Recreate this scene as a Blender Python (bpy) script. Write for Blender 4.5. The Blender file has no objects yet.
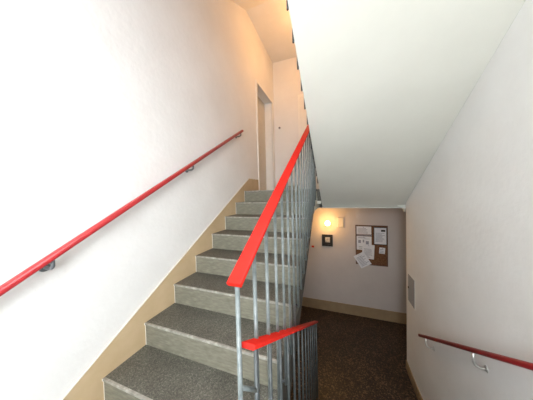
import bpy, bmesh, math, random
from mathutils import Vector, Matrix
random.seed(7)
C = bpy.context.scene.collection
PI = math.pi

# ------------------------------------------------------------------ measures (metres, eye of the viewer at z = 0 while building)
RISE, GO = .17, .2872
S = RISE / GO
XL, XS, XR = -1.41, -1.397, .9194      # left wall face, string face, right wall face
Y1, ZU = .745, .067                    # first riser of the climbing flight, upper floor level
ZH, ZF = ZU - 8 * RISE, -2.65          # half landing, lower floor
XE = -.322                              # open edge of the climbing flight
XO = -.265                             # open edge of the overhead and descending flights
SOF = 1.8182                           # overhead soffit: z = SOF - S*y
YR, YB, YU = 3.377, 4.502, 4.43        # end of right wall, lower back wall, upper back wall
LIFT = 2.65
YS = (SOF + .245) / S                   # where the overhead soffit meets the slab's underside


# ------------------------------------------------------------------ mesh helper
class MB:
    def __init__(self):
        self.bm = bmesh.new(); self.mi = 0; self.mats = []

    def use(self, m):
        if m not in self.mats: self.mats.append(m)
        self.mi = self.mats.index(m); return self

    def _f(self, vs, smooth=False):
        try: f = self.bm.faces.new(vs)
        except ValueError: return None
        f.material_index = self.mi; f.smooth = smooth; return f

    def box(self, a, b):
        x0, y0, z0 = a; x1, y1, z1 = b
        v = [self.bm.verts.new(p) for p in ((x0, y0, z0), (x1, y0, z0), (x1, y1, z0), (x0, y1, z0), (x0, y0, z1), (x1, y0, z1), (x1, y1, z1), (x0, y1, z1))]
        for q in ((3, 2, 1, 0), (4, 5, 6, 7), (0, 1, 5, 4), (1, 2, 6, 5), (2, 3, 7, 6), (3, 0, 4, 7)): self._f([v[i] for i in q])
        return self

    def prism(self, pts, axis, a, b):
        """polygon pts (two coordinates, the axes other than `axis` in order) pushed from a to b along axis"""
        def P(p, t):
            l = list(p); l.insert(axis, t); return l
        lo = [self.bm.verts.new(P(p, a)) for p in pts]; hi = [self.bm.verts.new(P(p, b)) for p in pts]
        self._f(lo); self._f(hi[::-1]); n = len(pts)
        for i in range(n): self._f([lo[i], hi[i], hi[(i + 1) % n], lo[(i + 1) % n]])
        return self

    def sweep(self, path, prof, upv=(0, 0, 1), smooth=True, scale=None):
        """closed profile (side, up) swept along a path of points, mitred"""
        path = [Vector(p) for p in path]; rings = []
        n = len(path)
        for i, p in enumerate(path):
            d0 = (path[i] - path[i - 1]).normalized() if i else None
            d1 = (path[i + 1] - path[i]).normalized() if i < n - 1 else None
            t = ((d0 or d1) + (d1 or d0)).normalized()
            u = Vector(upv); u = (u - t * u.dot(t))
            if u.length < 1e-4: u = Vector((0, 1, 0)) - t * t.y
            u.normalize(); s = t.cross(u)
            k = 1 if scale is None else scale[i]
            rings.append([self.bm.verts.new(p + s * (a * k) + u * (b * k)) for a, b in prof])
        m = len(prof)
        for i in range(n - 1):
            for j in range(m): self._f([rings[i][j], rings[i][(j + 1) % m], rings[i + 1][(j + 1) % m], rings[i + 1][j]], smooth)
        self._f(rings[0][::-1]); self._f(rings[-1])
        return self

    def tube(self, path, r, n=12, upv=(0, 0, 1)):
        return self.sweep(path, [(r * math.cos(2 * PI * k / n), r * math.sin(2 * PI * k / n)) for k in range(n)], upv)

    def lathe(self, c, prof, axis=2, n=28):
        """prof: (radius, height along axis)"""
        rings = []
        for r, h in prof:
            ring = []
            for k in range(n):
                a = 2 * PI * k / n; p = [r * math.cos(a), r * math.sin(a)]; p.insert(axis, h)
                ring.append(self.bm.verts.new(Vector(c) + Vector(p)))
            rings.append(ring)
        for i in range(len(rings) - 1):
            for k in range(n): self._f([rings[i][k], rings[i][(k + 1) % n], rings[i + 1][(k + 1) % n], rings[i + 1][k]], True)
        self._f(rings[0][::-1]); self._f(rings[-1])
        return self

    def bevel(self, w, seg=2):
        self.bm.normal_update()
        es = [e for e in self.bm.edges if len(e.link_faces) == 2 and e.calc_face_angle(0) > .5]
        bmesh.ops.bevel(self.bm, geom=es, offset=w, segments=seg, affect='EDGES', profile=.6, clamp_overlap=True)
        return self

    def build(self, name, mat=None, parent=None, **tags):
        if not self.mats: self.mats = [mat]
        bmesh.ops.remove_doubles(self.bm, verts=self.bm.verts, dist=1e-6)
        bmesh.ops.recalc_face_normals(self.bm, faces=self.bm.faces)
        off = Vector((0, 0, 0)); q = parent
        while q is not None: off += q.location; q = q.parent
        # a part's or single-mesh thing's origin sits at its own centre of base
        xs = [v.co for v in self.bm.verts]
        o = Vector((sum(min(f(v) for v in xs) + max(f(v) for v in xs) for f in (lambda v: v.x,)) / 2,
                    (min(v.y for v in xs) + max(v.y for v in xs)) / 2, min(v.z for v in xs)))
        bmesh.ops.translate(self.bm, vec=-o, verts=self.bm.verts)
        me = bpy.data.meshes.new(name); self.bm.to_mesh(me); self.bm.free()
        for m in self.mats: me.materials.append(m)
        ob = bpy.data.objects.new(name, me); C.objects.link(ob)
        ob.parent = parent; ob.location = o - off
        for k, v in tags.items(): ob[k] = v
        return ob


def thing(name, label, category, loc, group=None):
    o = bpy.data.objects.new(name, None); C.objects.link(o); o.location = loc; o.empty_display_size = .1
    o['label'] = label; o['category'] = category
    if group: o['group'] = group
    return o


def struct(mb, name, mat, **k): return mb.build(name, mat, kind='structure', **k)


def copy_part(o, parent, d):
    c = o.copy(); C.objects.link(c); c.parent = parent
    if d is not None: c.location = o.location + Vector(d)
    for ch in list(o.children): copy_part(ch, c, None)
    return c


# ------------------------------------------------------------------ materials
def node_mat(name, rough=.6, spec=.4, metal=0.):
    m = bpy.data.materials.new(name); m.use_nodes = True
    nt = m.node_tree; b = nt.nodes['Principled BSDF']
    b.inputs['Roughness'].default_value = rough; b.inputs['Specular IOR Level'].default_value = spec; b.inputs['Metallic'].default_value = metal
    return m, nt, b


def mottled(name, stops, scale=6., detail=5., rough=.6, spec=.35, metal=0., bump=0., bscale=60., stretch=(1, 1, 1), noise_rough=.6):
    """colour varied by object-space noise"""
    m, nt, b = node_mat(name, rough, spec, metal); N = nt.nodes; Lk = nt.links
    tc = N.new('ShaderNodeTexCoord'); mp = N.new('ShaderNodeMapping'); mp.inputs['Scale'].default_value = stretch
    Lk.new(tc.outputs['Object'], mp.inputs['Vector'])
    no = N.new('ShaderNodeTexNoise'); no.inputs['Scale'].default_value = scale; no.inputs['Detail'].default_value = detail; no.inputs['Roughness'].default_value = noise_rough
    Lk.new(mp.outputs['Vector'], no.inputs['Vector'])
    r = N.new('ShaderNodeValToRGB'); e = r.color_ramp.elements
    e[0].position, e[0].color = stops[0][0], (*stops[0][1], 1); e[1].position, e[1].color = stops[-1][0], (*stops[-1][1], 1)
    for p, c in stops[1:-1]:
        k = e.new(p); k.color = (*c, 1)
    Lk.new(no.outputs['Fac'], r.inputs['Fac']); Lk.new(r.outputs['Color'], b.inputs['Base Color'])
    if bump:
        n2 = N.new('ShaderNodeTexNoise'); n2.inputs['Scale'].default_value = bscale; n2.inputs['Detail'].default_value = 6
        Lk.new(tc.outputs['Object'], n2.inputs['Vector'])
        bp = N.new('ShaderNodeBump'); bp.inputs['Strength'].default_value = bump; bp.inputs['Distance'].default_value = .01
        Lk.new(n2.outputs['Fac'], bp.inputs['Height']); Lk.new(bp.outputs['Normal'], b.inputs['Normal'])
    return m


def speckled(name, base, dark, light, scale=90., rough=.5, dirt=None, bump=.1):
    """terrazzo: voronoi chips over a mottled ground"""
    m, nt, b = node_mat(name, rough, .4); N = nt.nodes; Lk = nt.links
    tc = N.new('ShaderNodeTexCoord')
    vo = N.new('ShaderNodeTexVoronoi'); vo.inputs['Scale'].default_value = scale; Lk.new(tc.outputs['Object'], vo.inputs['Vector'])
    sp = N.new('ShaderNodeSeparateColor'); Lk.new(vo.outputs['Color'], sp.inputs['Color'])
    r = N.new('ShaderNodeValToRGB'); e = r.color_ramp.elements
    e[0].position, e[0].color = 0, (*dark, 1); e[1].position, e[1].color = 1, (*light, 1)
    for p, c in ((.3, dark), (.42, base), (.78, base), (.9, light)):
        k = e.new(p); k.color = (*c, 1)
    Lk.new(sp.outputs[0], r.inputs['Fac'])
    no = N.new('ShaderNodeTexNoise'); no.inputs['Scale'].default_value = 3.5; no.inputs['Detail'].default_value = 7; Lk.new(tc.outputs['Object'], no.inputs['Vector'])
    r2 = N.new('ShaderNodeValToRGB'); r2.color_ramp.elements[0].position = .3; r2.color_ramp.elements[1].position = .7
    r2.color_ramp.elements[0].color = (*(dirt or (.62, .6, .56)), 1); r2.color_ramp.elements[1].color = (1.1, 1.1, 1.1, 1)
    Lk.new(no.outputs['Fac'], r2.inputs['Fac'])
    mx = N.new('ShaderNodeMix'); mx.data_type = 'RGBA'; mx.blend_type = 'MULTIPLY'; mx.inputs[0].default_value = 1
    Lk.new(r.outputs['Color'], mx.inputs[6]); Lk.new(r2.outputs['Color'], mx.inputs[7]); Lk.new(mx.outputs[2], b.inputs['Base Color'])
    bp = N.new('ShaderNodeBump'); bp.inputs['Strength'].default_value = bump; bp.inputs['Distance'].default_value = .004
    Lk.new(no.outputs['Fac'], bp.inputs['Height']); Lk.new(bp.outputs['Normal'], b.inputs['Normal'])
    return m


def emit(name, col, k):
    m, nt, b = node_mat(name, .3)
    b.inputs['Base Color'].default_value = (.9, .85, .7, 1)
    b.inputs['Emission Color'].default_value = (*col, 1); b.inputs['Emission Strength'].default_value = k
    return m


M = {}
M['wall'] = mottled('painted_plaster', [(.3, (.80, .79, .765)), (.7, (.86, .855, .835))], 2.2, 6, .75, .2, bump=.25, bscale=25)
M['lowwall'] = mottled('shaded_hall_plaster', [(.3, (.53, .475, .44)), (.7, (.58, .525, .485))], 2.2, 6, .75, .2, bump=.2, bscale=25)  # wall plaster with the lower hall's weaker daylight put into its colour
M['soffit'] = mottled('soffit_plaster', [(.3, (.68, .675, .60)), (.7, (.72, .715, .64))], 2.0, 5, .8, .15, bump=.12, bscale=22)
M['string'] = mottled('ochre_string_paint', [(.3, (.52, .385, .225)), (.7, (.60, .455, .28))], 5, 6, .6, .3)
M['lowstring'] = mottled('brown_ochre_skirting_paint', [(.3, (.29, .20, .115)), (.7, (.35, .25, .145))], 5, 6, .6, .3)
M['stringedge'] = mottled('pale_edge_line', [(.3, (.72, .68, .6)), (.7, (.8, .76, .68))], 8, 4, .6, .3)
M['greyskirt'] = mottled('grey_green_skirting_paint', [(.3, (.30, .30, .25)), (.7, (.38, .37, .31))], 6, 5, .6, .3)
M['tread'] = speckled('worn_terrazzo_tread', (.135, .130, .108), (.088, .085, .071), (.205, .2, .17), 170, .55)
M['riser'] = mottled('terrazzo_riser', [(.25, (.135, .127, .093)), (.5, (.19, .18, .135)), (.75, (.26, .245, .19))], 28, 8, .6, .3, stretch=(.5, 1, 2.2), bump=.1)
M['nosing'] = mottled('worn_pale_nosing', [(.3, (.22, .21, .18)), (.55, (.34, .325, .28)), (.7, (.50, .48, .43))], 30, 6, .5, .3)
M['floor'] = speckled('brown_terrazzo_floor', (.045, .027, .016), (.014, .009, .006), (.15, .095, .055), 75, .42, (.6, .55, .5), .05)
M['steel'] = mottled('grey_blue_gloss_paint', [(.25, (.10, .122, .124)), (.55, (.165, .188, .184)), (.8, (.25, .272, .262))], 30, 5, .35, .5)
M['shadesteel'] = mottled('shaded_grey_blue_paint', [(.25, (.04, .048, .049)), (.55, (.065, .075, .075)), (.8, (.11, .122, .12))], 30, 5, .4, .4)  # balustrade paint, shade on the descending flight put into the colour
M['darksteel'] = mottled('dark_steel', [(.3, (.05, .055, .06)), (.7, (.11, .115, .125))], 30, 4, .35, .5, .3)
M['bracket'] = mottled('grey_bracket_paint', [(.3, (.10, .11, .12)), (.7, (.17, .18, .19))], 30, 4, .4, .5)
M['chrome'] = mottled('bright_steel', [(.3, (.62, .62, .60)), (.7, (.78, .77, .75))], 20, 3, .28, .5, .85)
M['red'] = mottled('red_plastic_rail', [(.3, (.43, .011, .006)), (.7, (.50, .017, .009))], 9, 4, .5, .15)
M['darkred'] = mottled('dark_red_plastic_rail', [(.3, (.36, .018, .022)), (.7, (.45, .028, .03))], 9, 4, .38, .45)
M['shadered'] = mottled('shaded_red_plastic_rail', [(.3, (.26, .014, .018)), (.7, (.33, .02, .024))], 9, 4, .4, .4)  # rail red darkened to carry the shade along the right wall
M['side'] = mottled('shaded_concrete_side', [(.3, (.06, .058, .05)), (.7, (.10, .096, .084))], 14, 6, .8, .2)  # concrete with the unlit look behind the bars painted in
M['door'] = mottled('ivory_door_paint', [(.3, (.60, .56, .47)), (.7, (.67, .63, .54))], 4, 5, .45, .4)
M['doorwhite'] = mottled('white_casing_paint', [(.3, (.86, .85, .80)), (.7, (.92, .91, .87))], 5, 4, .45, .4)
M['cork'] = mottled('brown_cork', [(.3, (.10, .045, .022)), (.5, (.16, .075, .038)), (.7, (.23, .115, .06))], 45, 8, .85, .15)
M['boardframe'] = mottled('brown_board_frame', [(.3, (.09, .045, .025)), (.7, (.14, .07, .04))], 12, 6, .55, .3, stretch=(1, 1, 6))
M['paper'] = mottled('white_paper', [(.3, (.70, .71, .74)), (.7, (.80, .81, .83))], 5, 3, .8, .2)
M['ink'] = mottled('grey_print', [(.3, (.22, .23, .27)), (.7, (.36, .37, .42))], 60, 3, .8, .1)
M['black'] = mottled('black_plastic', [(.3, (.012, .011, .01)), (.7, (.03, .027, .024))], 14, 4, .4, .4)
M['photo'] = mottled('pale_print', [(.3, (.20, .19, .19)), (.55, (.48, .46, .44)), (.7, (.70, .68, .64))], 22, 3, .5, .3)
M['hatch'] = mottled('brushed_grey_metal', [(.3, (.30, .295, .30)), (.7, (.38, .375, .38))], 12, 6, .45, .4, .4, stretch=(1, 1, 8))
M['plastic'] = mottled('cream_plastic', [(.3, (.52, .47, .38)), (.7, (.58, .53, .44))], 10, 3, .45, .4)
M['buttonred'] = mottled('red_button_plastic', [(.3, (.45, .03, .02)), (.7, (.55, .05, .03))], 10, 3, .4, .4)
M['globe'] = emit('glowing_opal_glass', (1., .58, .17), 9)
M['frame'] = mottled('white_window_paint', [(.3, (.78, .78, .76)), (.7, (.85, .85, .83))], 6, 3, .4, .4)
gm = bpy.data.materials.new('window_glass'); gm.use_nodes = True
gb = gm.node_tree.nodes['Principled BSDF']; gb.inputs['Transmission Weight'].default_value = 1; gb.inputs['Roughness'].default_value = 0; gb.inputs['IOR'].default_value = 1.02
M['glass'] = gm


def box(a, b): return MB().box(a, b)


def rrect(w, h, r, n=4):
    """rounded rectangle profile"""
    out = []
    for cx, cy, a0 in ((w / 2 - r, h / 2 - r, 0), (-w / 2 + r, h / 2 - r, 90), (-w / 2 + r, -h / 2 + r, 180), (w / 2 - r, -h / 2 + r, 270)):
        for k in range(n + 1):
            a = math.radians(a0 + 90 * k / n); out.append((cx + r * math.cos(a), cy + r * math.sin(a)))
    return out


# ------------------------------------------------------------------ the setting
YREAR = -1.25
# left wall, pierced by the recessed door on the upper floor
DY0, DY1, DZ = 3.40, 4.27, ZU + 2.03
w = MB()
w.box((XL - .25, YREAR - .2, ZF), (XL, DY0, 3.6)); w.box((XL - .25, DY1, ZF), (XL, YB + .2, 3.6))
w.box((XL - .25, DY0, DZ), (XL, DY1, 3.6)); w.box((XL - .25, DY0, ZF), (XL, DY1, ZU))
struct(w, 'wall_left', M['wall'])
# right wall: ends in a rounded edge where the lower hall opens
n = 6
pl = [(XR, YREAR - .2), (XR + .22, YREAR - .2), (XR + .22, YR)]
for k in range(n + 1):
    a = PI / 2 + PI / 2 * k / n
    pl.append((XR + .03 + .03 * math.cos(a), YR - .03 + .03 * math.sin(a)))
w = MB().prism(pl, 2, ZF, 3.6)
w.box((XR, YR, ZU), (XR + .22, YU + .2, 3.6))
struct(w, 'wall_right', M['wall'])
# small fillet in the top corner of the opening
fr = .085; pts = [(XR + .02, -.19), (XR - fr, -.19), (XR - fr, -.224)]
for k in range(7):
    a = PI / 2 - PI / 2 * k / 6
    pts.append((XR - fr + fr * math.cos(a), -.224 - fr + fr * math.sin(a)))
pts.append((XR + .02, -.224 - fr))
struct(MB().prism(pts, 1, 3.43, YS - .001), 'trim_1', M['soffit'])
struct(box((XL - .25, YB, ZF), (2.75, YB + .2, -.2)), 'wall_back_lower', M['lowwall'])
struct(box((XL - .25, YU, ZU), (XR + .22, YU + .2, 3.6)), 'wall_back_upper', M['wall'])
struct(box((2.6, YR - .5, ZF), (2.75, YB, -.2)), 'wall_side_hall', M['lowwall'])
struct(box((XR + .22, YR - .2, ZF), (2.6, YR, -.2)), 'wall_front_hall', M['wall'])
# rear wall with the staircase window
WX0, WX1, WZ0, WZ1 = -.75, .75, -.5, 1.0
w = MB(); a, b = YREAR - .2, YREAR
w.box((XL, a, ZF), (WX0, b, 3.6)); w.box((WX1, a, ZF), (XR, b, 3.6)); w.box((WX0, a, ZF), (WX1, b, WZ0)); w.box((WX0, a, WZ1), (WX1, b, 3.6))
struct(w, 'wall_rear', M['wall'])
fy = YREAR - .12
w = MB()
for x0, x1 in ((WX0, WX0 + .06), (WX1 - .06, WX1), (-.035, .035)): w.box((x0, fy - .03, WZ0), (x1, fy + .03, WZ1))
for z0, z1 in ((WZ0, WZ0 + .06), (WZ1 - .06, WZ1)): w.box((WX0 + .06, fy - .03, z0), (-.035, fy + .03, z1)); w.box((.035, fy - .03, z0), (WX1 - .06, fy + .03, z1))
win = struct(w, 'window_1', M['frame'])
for x0, x1 in ((WX0 + .06, -.035), (.035, WX1 - .06)): box((x0, fy - .004, WZ0 + .06), (x1, fy + .004, WZ1 - .06)).build('pane', M['glass'], win)
# floors
struct(box((XL, .35, ZF - .2), (2.75, YB, ZF)), 'floor', M['floor'])
w = MB(); w.box((XL, YREAR, ZH - .18), (XR, .265, ZH)); w.box((XL, .265, ZH - .18), (XE, Y1, ZH))
struct(w, 'floor_half_landing', M['tread'])
TL = Y1 + 7 * GO                                    # top riser of the climbing flight
w = MB()
for m, z0, z1 in ((M['soffit'], -.245, ZU - .03), (M['tread'], ZU - .03, ZU)):
    w.use(m); w.box((XL, TL + .03, z0), (XE, YU, z1)); w.box((XO, YS, z0), (XR, YU, z1))
w.use(M['tread']).box((XE, 3.17, -.12), (XO, YU, ZU)); w.use(M['soffit']).box((XE, 3.165, -.165), (XO, YU, -.12))
struct(w, 'floor_upper', M['tread'])
struct(box((XL, YR, -.25), (2.6, YB, -.2449)), 'ceiling_lower_hall', M['wall'])
# ceiling over the upper floor, then the sloping underside of the next flight up, then the landing over the viewer
CZ, CY = 3.09, 3.02
pts = [(YU, CZ), (CY, CZ), (-.17, 1.2), (-.17, 1.41), (CY - .3, CZ + .35), (YU, CZ + .35)]
struct(MB().prism(pts, 0, XL, XE), 'ceiling', M['wall'])
struct(box((XE, 2.2, CZ), (XR, YU, CZ + .35)), 'ceiling_upper_hall', M['wall'])
w = MB(); w.box((XL, YREAR, 1.2), (XE, -.17, 1.41)); w.box((XE, YREAR, 1.2), (XR, 1.035, 1.41))
struct(w, 'ceiling_half_landing', M['soffit'])

# string (skirting) climbing the left wall: stepped below by the treads, straight above
def zs(y): return -1.358 + .555 * y
ztop = lambda y: -1.328 + (y - .54) * (1.318 / 2.36) + .275
x0 = XL; x1 = XS
ya, yb = .35, 2.93
def zl(y): return -.699 + (y - 1.203) * ((.249 + .699) / (2.886 - 1.203))
top = [(ya, zl(ya)), (yb, zl(yb)), (3.34, zl(yb) + .005)]
pts = [(ya, ZH - .05), (3.34, ZU - .02)] + top[::-1]
pts = [(ya, ZH - .05), (Y1 + .3, ZH - .05), (TL + .3, ZU - .02), (3.34, ZU - .02)] + top[::-1]
struct(MB().prism(pts, 0, x0, x1), 'baseboard_left', M['string'])
e = MB()
e.sweep([(x1 + .001, ya, zl(ya) + .003), (x1 + .001, yb, zl(yb) + .003), (x1 + .001, 3.34, zl(yb) + .008)], [(-.006, -.003), (.003, -.003), (.003, .004), (-.006, .004)], smooth=False)
struct(e, 'trim_2', M['stringedge'])
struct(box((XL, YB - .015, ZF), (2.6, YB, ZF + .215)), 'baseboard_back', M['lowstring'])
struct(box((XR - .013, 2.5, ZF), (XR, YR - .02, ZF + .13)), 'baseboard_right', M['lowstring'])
struct(box((-1.28, YU - .015, ZU), (-.80, YU, ZU + .13)), 'baseboard_upper', M['greyskirt'])

# doors
w = MB()
w.box((XL - .01, DY0 - .04, ZU), (XL + .015, DY0, DZ + .04)); w.box((XL - .01, DY1, ZU), (XL + .012, DY1 + .04, DZ + .04)); w.box((XL - .01, DY0, DZ), (XL + .015, DY1, DZ + .04))
d1 = struct(w, 'door_1', M['doorwhite'])
w = MB().box((XL - .21, DY0, ZU), (XL - .17, DY1, DZ)); leaf = w.build('door_leaf', M['door'], d1)
w = MB()
for z0, z1 in ((ZU + .15, ZU + .9), (ZU + 1.0, ZU + 1.88)): w.box((XL - .172, DY0 + .12, z0), (XL - .164, DY1 - .12, z1))
w.bevel(.004, 1).build('door_panel', M['door'], leaf)
w = MB().tube([(XL - .17, DY0 + .07, ZU + 1.0), (XL - .12, DY0 + .07, ZU + 1.0), (XL - .12, DY0 + .18, ZU + 1.0)], .009, 10); w.build('door_handle', M['darksteel'], leaf)
w = MB().box((XL - .17, DY1 - .012, ZU), (XL - .005, DY1 + .003, DZ)); w.build('door_jamb', M['doorwhite'], d1)
X2 = -.83
w = MB()
w.box((X2, YU - .025, ZU), (X2 + .06, YU + .01, ZU + 2.16)); w.box((X2 + .90, YU - .025, ZU), (X2 + .96, YU + .01, ZU + 2.16)); w.box((X2 + .06, YU - .025, ZU + 2.10), (X2 + .90, YU + .01, ZU + 2.16))
d2 = struct(w, 'door_2', M['doorwhite'])
leaf = box((X2 + .06, YU - .012, ZU), (X2 + .90, YU + .005, ZU + 2.10)).build('door_leaf', M['doorwhite'], d2)
MB().tube([(X2 + .82, YU - .012, ZU + 1.0), (X2 + .82, YU - .06, ZU + 1.0), (X2 + .72, YU - .06, ZU + 1.0)], .009, 10).build('door_handle', M['darksteel'], leaf)

# ------------------------------------------------------------------ stairs
def flight(root, xa, xb, y0, sgn, z0, nst, waist=True):
    """nst steps from level z0, first riser at y0, running in sgn*Y and climbing; each step: tread block > riser face, nosing line"""
    first = None
    for k in range(nst):
        if first is None:
            t = MB().box((xa, y0, z0), (xb, y0 + sgn * (GO + .012), z0 + RISE)); t = t.build('step', M['tread'], root)
            r = MB().box((xa, y0 - sgn * .006, z0), (xb, y0, z0 + RISE - .014)); r.build('riser', M['riser'], t)
            q = MB().box((xa, y0 - sgn * .012, z0 + RISE - .014), (xb, y0 + sgn * .004, z0 + RISE + .001)).bevel(.004, 2); q.build('nosing', M['nosing'], t)
            e = MB().box((xa, y0 - sgn * .0075, z0), (xa + .007, y0 - sgn * .005, z0 + RISE - .014)); e.box((xa, y0 - sgn * .0135, z0 + RISE - .014), (xa + .007, y0 - sgn * .011, z0 + RISE))
            if sgn > 0: e.build('edge_line', M['stringedge'], t)
            else: e.bm.free()
            first = t
        else:
            copy_part(first, root, (0, sgn * GO * k, RISE * k))


st = thing('stair_flight', 'worn grey terrazzo flight of steps climbing beside the ochre string to the door', 'stairs', (-.85, Y1, ZH))
flight(st, XS - .002, XE, Y1, 1, ZH, 8)
ybase = Y1 + .1
pts = [(Y1 + .012, ZH), (TL + .012, ZH + 7 * RISE), (TL + .03, -.2), (Y1 + .32, ZH - .18), (Y1 + .012, ZH - .18)]
MB().prism(pts, 0, XS - .002, XE - .001).build('waist_slab', M['side'], st)

YD = 2.28
dn = thing('stair_flight', 'grey flight of steps going down from the landing to the brown terrazzo hall floor', 'stairs', (.33, YD, ZF))
flight(dn, XO, XR - .001, YD, -1, ZF, 8)
pts = [(YD - .02, ZF + .001), (YD - 7 * GO, ZF + 7 * RISE), (YD - 7 * GO, ZF + 6 * RISE - .1), (1.9, ZF + .001)]
MB().prism(pts, 0, XO + .001, XR - .002).build('waist_slab', M['side'], dn)

ov = thing('stair_flight', 'smooth white plastered underside of the stair flight overhead', 'stairs', (.33, 3.17, ZU))
pts = [(1.035, SOF - S * 1.035), (YR + .05, SOF - S * (YR + .05)), (YR + .05, ZU - .005), (3.17, ZU - .005), (3.17, ZU + .0)]
for k in range(8):
    y = 3.17 - GO * k
    pts += [(y, ZU + RISE * k), (y, ZU + RISE * (k + 1))]
pts += [(1.035, ZU + 8 * RISE)]
pts2 = [(1.035, SOF - S * 1.035), (YS, -.245), (YS, ZU - .002), (3.17, ZU - .002)] + pts[5:]
MB().prism(pts2, 0, XO, XR - .001).build('soffit_slab', M['soffit'], ov)

# ------------------------------------------------------------------ balustrades
RAILP = rrect(.050, .016, .005)
def bar(x, y, zb_, zt, root, xe, r=.0078, mat='steel'):
    b = MB().tube([(x, y, zb_), (x, y, zt)], r, 12).build('baluster', M[mat], root)
    f = MB().tube([(x, y, zb_ + .014), (xe, y, zb_ + .014)], .0065, 10)
    f.lathe((xe, y, zb_ + .014), [(.013, -.004 if xe > x else .004), (.013, 0)], 0, 14)
    f.build('foot_pin', M['darksteel'], b)
    return b


XB, XD = -.296, -.281
def zup(y): return .687 + S * (y - 2.108)             # centre of the climbing rail
bu = thing('stair_balustrade', 'grey blue balustrade with bright red handrail along the climbing flight', 'railing', (XB, .52, ZH))
MB().sweep([(XB, .497, zup(.497)), (XB, 2.80, zup(2.80)), (XB, 2.98, zup(2.80) + .03)], RAILP, smooth=True).build('handrail', M['red'], bu)
def znose(y): return ZH + RISE + S * (y - Y1)
proto = None
for k in range(18):
    y = .517 + .129 * k
    if k == 0:
        bar(XB, y, max(znose(y) - .13, ZH - .04), zup(y) - .004, bu, XE)
    elif proto is None:
        proto = bar(XB, y, znose(y) - .13, zup(y) - .004, bu, XE); yp = y
    else:
        copy_part(proto, bu, (0, y - yp, S * (y - yp)))

def zdn(y): return -.494 - S * (y - .56)
bd = thing('stair_balustrade', 'grey balustrade with red handrail sloping down to the brown hall floor', 'railing', (XD, 2.37, ZF))
MB().sweep([(XD, .545, zdn(.545)), (XD, 2.40, zdn(2.40))], RAILP).build('handrail', M['red'], bd)
def znd(y): return ZF + RISE + S * (YD - y)
proto = None
for k in range(13):
    y = .605 + .1435 * k
    if k == 12:
        y = 2.375; MB().tube([(XD, y, ZF), (XD, y, zdn(y) - .004)], .010, 12).build('newel', M['shadesteel'], bd)
    elif proto is None:
        proto = bar(XD, y, znd(y) - .08, zdn(y) - .004, bd, XO, mat='shadesteel'); yp = y
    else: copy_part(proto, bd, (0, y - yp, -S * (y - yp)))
MB().tube([(XB, .517, -.600), (XD, .605, -.690)], .007, 10).build('tie_bar', M['steel'], bu)

def zov(y): return SOF - S * y
bo = thing('stair_balustrade', 'balustrade overhead, only the dark baluster feet showing along the soffit edge', 'railing', (-.286, 3.0, ZU))
XV = -.282
proto = None
MB().sweep([(XV, 3.02, zov(3.02) + 1.30), (XV, 1.10, zov(1.10) + 1.30)], RAILP).build('handrail', M['red'], bo)
for k in range(13):
    y = 1.065 + .1545 * k
    if proto is None:
        proto = bar(XV, y, zov(y) + .055, zov(y) + 1.296, bo, XO, .0075, 'darksteel'); yp = y
    else: copy_part(proto, bo, (0, y - yp, -S * (y - yp)))

# ------------------------------------------------------------------ wall handrails
GRIP = rrect(.042, .030, .012)
def zlr(y): return -.5836 + S * y
XH = XL + .083
hl = thing('wall_handrail', 'long red handrail climbing the bright left wall on grey brackets', 'handrail', (XH, .35, zlr(.35)))
MB().sweep([(XH, -.35, zlr(-.35)), (XH, 2.60, zlr(2.60))], GRIP).build('rail', M['darkred'], hl)
def lbracket(y):
    z = zlr(y)
    b = MB().tube([(XH, y, z - .012), (XH, y, z - .045), (XH - .004, y, z - .052), (XH - .014, y, z - .059), (XH - .03, y, z - .062), (XL + .002, y, z - .062)], .0085, 12, (0, 1, 0))
    b.lathe((XL, y, z - .062), [(.022, 0), (.022, .005), (.012, .009)], 0, 18)
    b.sweep([(XH, y - .035, zlr(y - .035) - .015), (XH, y + .035, zlr(y + .035) - .015)], [(-.012, -.002), (.012, -.002), (.012, .002), (-.012, .002)], smooth=False)
    return b.build('bracket', M['bracket'], hl)
p0 = lbracket(.515)
for y in (1.53, 2.55): copy_part(p0, hl, (0, y - .515, S * (y - .515)))

XG = XR - .07
def zrr(y): return -.095 - S * y
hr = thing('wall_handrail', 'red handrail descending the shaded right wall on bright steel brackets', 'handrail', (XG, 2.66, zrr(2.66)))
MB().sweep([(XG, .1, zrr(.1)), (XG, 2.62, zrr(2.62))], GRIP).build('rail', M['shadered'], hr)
def rbracket(y):
    z = zrr(y)
    b = MB().tube([(XG, y, z - .010), (XG, y, z - .075), (XG + .004, y, z - .092), (XG + .016, y, z - .106), (XG + .035, y, z - .112), (XR - .002, y, z - .112)], .0075, 12, (0, 1, 0))
    b.lathe((XR, y, z - .112), [(.022, 0), (.022, -.004), (.010, -.008)], 0, 18)
    b.sweep([(XG, y - .04, zrr(y - .04) - .015), (XG, y + .04, zrr(y + .04) - .015)], [(-.012, -.002), (.012, -.002), (.012, .002), (-.012, .002)], smooth=False)
    return b.build('bracket', M['chrome'], hr)
p0 = rbracket(1.70)
for y in (2.47, .9): copy_part(p0, hr, (0, y - 1.70, -S * (y - 1.70)))

# ------------------------------------------------------------------ things on the lower back wall
Y = YB
la = thing('wall_lamp', 'glowing round opal wall lamp on the lower back wall above the black frame', 'lamp', (-.235, Y, -.72))
lc = (-.235, Y, -.66)
MB().lathe(lc, [(.055, 0), (.055, -.012), (.042, -.022), (.03, -.03)], 1).build('base', M['plastic'], la)
prof = [(.03, -.03)] + [(.062 * math.sin(a), -.085 - .062 * math.cos(a) * -1) for a in [PI * k / 12 for k in range(2, 12)]][::-1]
prof = [(.030, -.028)] + [(.064 * math.sin(t), -.082 + .064 * math.cos(t)) for t in [.5 + (PI - .55) * k / 11 for k in range(12)]]
MB().lathe(lc, prof, 1).build('globe_shade', M['globe'], la)

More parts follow.
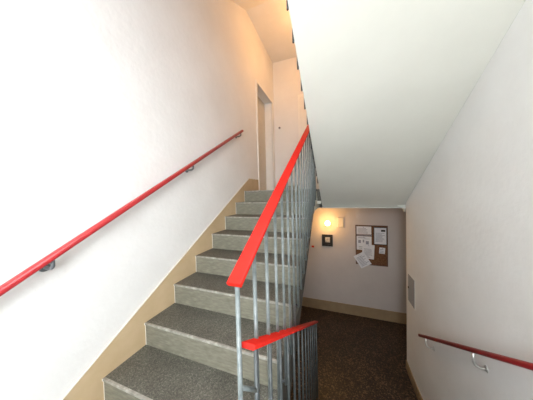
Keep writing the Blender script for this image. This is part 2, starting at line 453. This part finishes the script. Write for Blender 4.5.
jb = thing('junction_box', 'cream junction box on the wall just beside the glowing lamp', 'electrical box', (.035, Y, -.76))
MB().box((-.035, Y - .018, -.755), (.10, Y + .004, -.535)).bevel(.006).build('housing', M['lowwall'], jb)
MB().box((-.028, Y - .023, -.748), (.093, Y - .018, -.542)).bevel(.003, 1).build('cover', M['plastic'], jb)

pf = thing('picture_frame', 'small black framed picture on the wall below the glowing lamp', 'picture', (-.25, Y, -1.19))
x0, x1, z0, z1 = -.365, -.135, -1.185, -.925; t = .045
w = MB()
w.box((x0, Y - .022, z0), (x0 + t, Y, z1)); w.box((x1 - t, Y - .022, z0), (x1, Y, z1)); w.box((x0 + t, Y - .022, z0), (x1 - t, Y, z0 + t)); w.box((x0 + t, Y - .022, z1 - t), (x1 - t, Y, z1))
w.build('frame', M['black'], pf)
box((x0 + t, Y - .010, z0 + t), (x1 - t, Y, z1 - t)).build('mat_board', M['black'], pf)
box((x0 + .07, Y - .012, z0 + .085), (x1 - .06, Y - .010, z1 - .06)).build('print', M['photo'], pf)

rb = thing('light_switch', 'tiny red switch on the lower back wall beside the balusters', 'switch', (-.565, Y, -1.25))
MB().box((-.61, Y - .012, -1.255), (-.53, Y, -1.175)).bevel(.004).build('plate', M['plastic'], rb)
MB().box((-.600, Y - .018, -1.238), (-.540, Y - .012, -1.192)).bevel(.003).build('rocker', M['buttonred'], rb)

nb = thing('notice_board', 'brown cork notice board on the lower back wall', 'notice board', (.62, Y, -1.54))
x0, x1, z0, z1 = .325, .92, -1.525, -.692; t = .02
box((x0 + t, Y - .012, z0 + t), (x1 - t, Y, z1 - t)).build('board', M['cork'], nb)
w = MB()
w.box((x0, Y - .018, z0), (x0 + t, Y, z1)); w.box((x1 - t, Y - .018, z0), (x1, Y, z1)); w.box((x0 + t, Y - .018, z0), (x1 - t, Y, z0 + t)); w.box((x0 + t, Y - .018, z1 - t), (x1 - t, Y, z1))
w.build('frame', M['boardframe'], nb)


def sheet(name, label, cx, cz, wd, ht, rot, dep, marks, group='papers on the notice board', pins=True):
    """a paper with its printed lines in the same mesh, a pin as its part"""
    yb_ = Y - dep
    root = None
    m = MB().use(M['paper']); m.box((-wd / 2, -.0012, -ht / 2), (wd / 2, 0, ht / 2))
    m.use(M['ink'])
    for a in marks: m.box((a[0] * wd - wd / 2, -.0018, a[1] * ht - ht / 2), (a[2] * wd - wd / 2, -.0012, a[3] * ht - ht / 2))
    bmesh.ops.rotate(m.bm, verts=m.bm.verts, cent=(0, 0, 0), matrix=Matrix.Rotation(rot, 3, 'Y'))
    bmesh.ops.translate(m.bm, verts=m.bm.verts, vec=(cx, yb_, cz))
    ob = m.build(name, label=label, category='paper', group=group)
    top = Matrix.Rotation(rot, 3, 'Y') @ Vector((0, 0, ht / 2 - .018))
    MB().lathe((cx + top.x, yb_ - .0012, cz + top.z), [(.003, 0), (.003, -.004), (.006, -.006), (.005, -.010)], 1, 10).build('push_pin', M['darksteel'], ob)
    return ob


def lines(n, x0=.12, x1=.88, y0=.12, y1=.88, seed=1, h=.35):
    R = random.Random(seed); out = []
    for k in range(n):
        a = y1 - (y1 - y0) * (k + 1) / n; out.append((x0, a, x0 + (x1 - x0) * R.uniform(.6, 1), a + (y1 - y0) / n * h))
    return out


sheet('notice_paper', 'wide white notice at the top left corner of the cork board', .482, -.80, .285, .165, 0, .0125, lines(5, seed=3))
sheet('notice_paper', 'white sheet with small drawings at middle left of the board', .485, -1.07, .285, .29, 0, .0125,
      [(.1, .86, .6, .9), (.12, .5, .3, .72), (.42, .55, .52, .75), (.62, .42, .82, .66), (.16, .2, .42, .24), (.5, .18, .85, .22), (.16, .1, .7, .13), (.55, .8, .88, .83)])
sheet('notice_paper', 'white printed sheet overlapping the drawings in the middle of the board', .562, -1.245, .225, .30, .06, .0150, lines(8, .14, .86, .1, .75, 5))
sheet('notice_paper', 'tilted white sheet hanging off the lower left corner of the board', .452, -1.43, .225, .29, -.55, .018, lines(8, .14, .9, .12, .86, 8))
sheet('notice_paper', 'small square pale note pinned low on the right of the board', .817, -1.205, .105, .125, .08, .0125, lines(3, seed=11))
sheet('notice_strip', 'dark narrow strip between two left notices on the board', .486, -.902, .29, .022, 0, .0128, [(0, 0, 1, 1)])
cf = thing('clip_frame', 'framed white notice with a dark stamp at the board top right', 'framed notice', (.79, Y, -1.10))
x0, x1, z0, z1 = .665, .905, -1.085, -.725; t = .012
w = MB(); ya_, yb_ = Y - .026, Y - .012
w.box((x0, ya_, z0), (x0 + t, yb_, z1)); w.box((x1 - t, ya_, z0), (x1, yb_, z1)); w.box((x0 + t, ya_, z0), (x1 - t, yb_, z0 + t)); w.box((x0 + t, ya_, z1 - t), (x1 - t, yb_, z1))
w.build('frame', M['black'], cf)
w = MB().use(M['paper']).box((x0 + t, Y - .018, z0 + t), (x1 - t, yb_, z1 - t)); w.use(M['black']).box((.80, Y - .019, -.815), (.875, Y - .018, -.775)); w.use(M['ink'])
for k in range(9): w.box((.70, Y - .019, -.85 - .022 * k), (.70 + random.Random(k).uniform(.11, .17), Y - .018, -.842 - .022 * k))
w.build('sheet', parent=cf)

# ------------------------------------------------------------------ right wall hatch, upstairs bell button
hp = thing('wall_hatch', 'grey metal access hatch set in the right wall beside its rounded edge', 'hatch', (XR, 3.13, -1.57))
MB().box((XR - .004, 3.0, -1.565), (XR + .01, 3.26, -1.165)).build('frame', M['doorwhite'], hp)
MB().box((XR - .009, 3.012, -1.553), (XR - .004, 3.248, -1.177)).bevel(.002, 1).build('door', M['hatch'], hp)
MB().lathe((XR - .009, 3.222, -1.36), [(.014, 0), (.014, -.006), (.009, -.008)], 0, 16).build('lock', M['black'], hp)

db = thing('doorbell', 'small round doorbell button on the upper landing back wall beside the door', 'doorbell', (-1.28, YU, 1.54))
MB().lathe((-1.28, YU, 1.56), [(.026, 0), (.026, -.010), (.02, -.016)], 1, 20).build('housing', M['hatch'], db)
MB().lathe((-1.28, YU, 1.56), [(.012, -.016), (.012, -.022), (.009, -.024)], 1, 14).build('button', M['black'], db)

# ------------------------------------------------------------------ light
def area(name, loc, target, sx, sy, power, col):
    l = bpy.data.lights.new(name, 'AREA'); l.shape = 'RECTANGLE'; l.size = sx; l.size_y = sy; l.energy = power; l.color = col
    o = bpy.data.objects.new(name, l); C.objects.link(o); o.location = loc
    o.rotation_euler = (Vector(target) - Vector(loc)).to_track_quat('-Z', 'Y').to_euler(); return o
area('window_daylight', (-.02, YREAR + .02, .25), (-1.15, .42, .35), 1.3, 1.3, 115, (.905, .95, 1.))
def point(name, loc, power, col, r=.08):
    l = bpy.data.lights.new(name, 'POINT'); l.energy = power; l.color = col; l.shadow_soft_size = r
    o = bpy.data.objects.new(name, l); C.objects.link(o); o.location = loc; return o
point('upper_ceiling_lamp', (-.40, 3.30, 2.60), 26, (1., .50, .18), .1)
point('wall_lamp_light', (-.235, YB - .21, -.66), 8.5, (1., .53, .15), .06)
wd = bpy.data.worlds.new('sky'); bpy.context.scene.world = wd; wd.use_nodes = True
bg = wd.node_tree.nodes['Background']; bg.inputs['Color'].default_value = (.75, .86, 1, 1); bg.inputs['Strength'].default_value = .6

# ------------------------------------------------------------------ camera
cam = bpy.data.cameras.new('camera'); co = bpy.data.objects.new('camera', cam); C.objects.link(co)
F, yaw, pit, rol = 193.3936, .3573, -.0277, .0253
cam.sensor_fit = 'HORIZONTAL'; cam.sensor_width = 36; cam.lens = F / 533 * 36; cam.clip_start = .02
fw = Vector((-math.sin(yaw), math.cos(yaw), 0)); rt = Vector((math.cos(yaw), math.sin(yaw), 0)); up = Vector((0, 0, 1))
f2 = fw * math.cos(pit) + up * math.sin(pit); u2 = up * math.cos(pit) - fw * math.sin(pit)
r3 = rt * math.cos(rol) - u2 * math.sin(rol); u3 = rt * math.sin(rol) + u2 * math.cos(rol)
mt = Matrix((r3, u3, -f2)).transposed().to_4x4(); co.matrix_world = mt
bpy.context.scene.camera = co

for o in list(bpy.context.scene.objects):
    if o.parent is None: o.location.z += LIFT

vs = bpy.context.scene.view_settings
vs.view_transform = 'Standard'; vs.look = 'None'; vs.exposure = 0.; vs.gamma = 1.
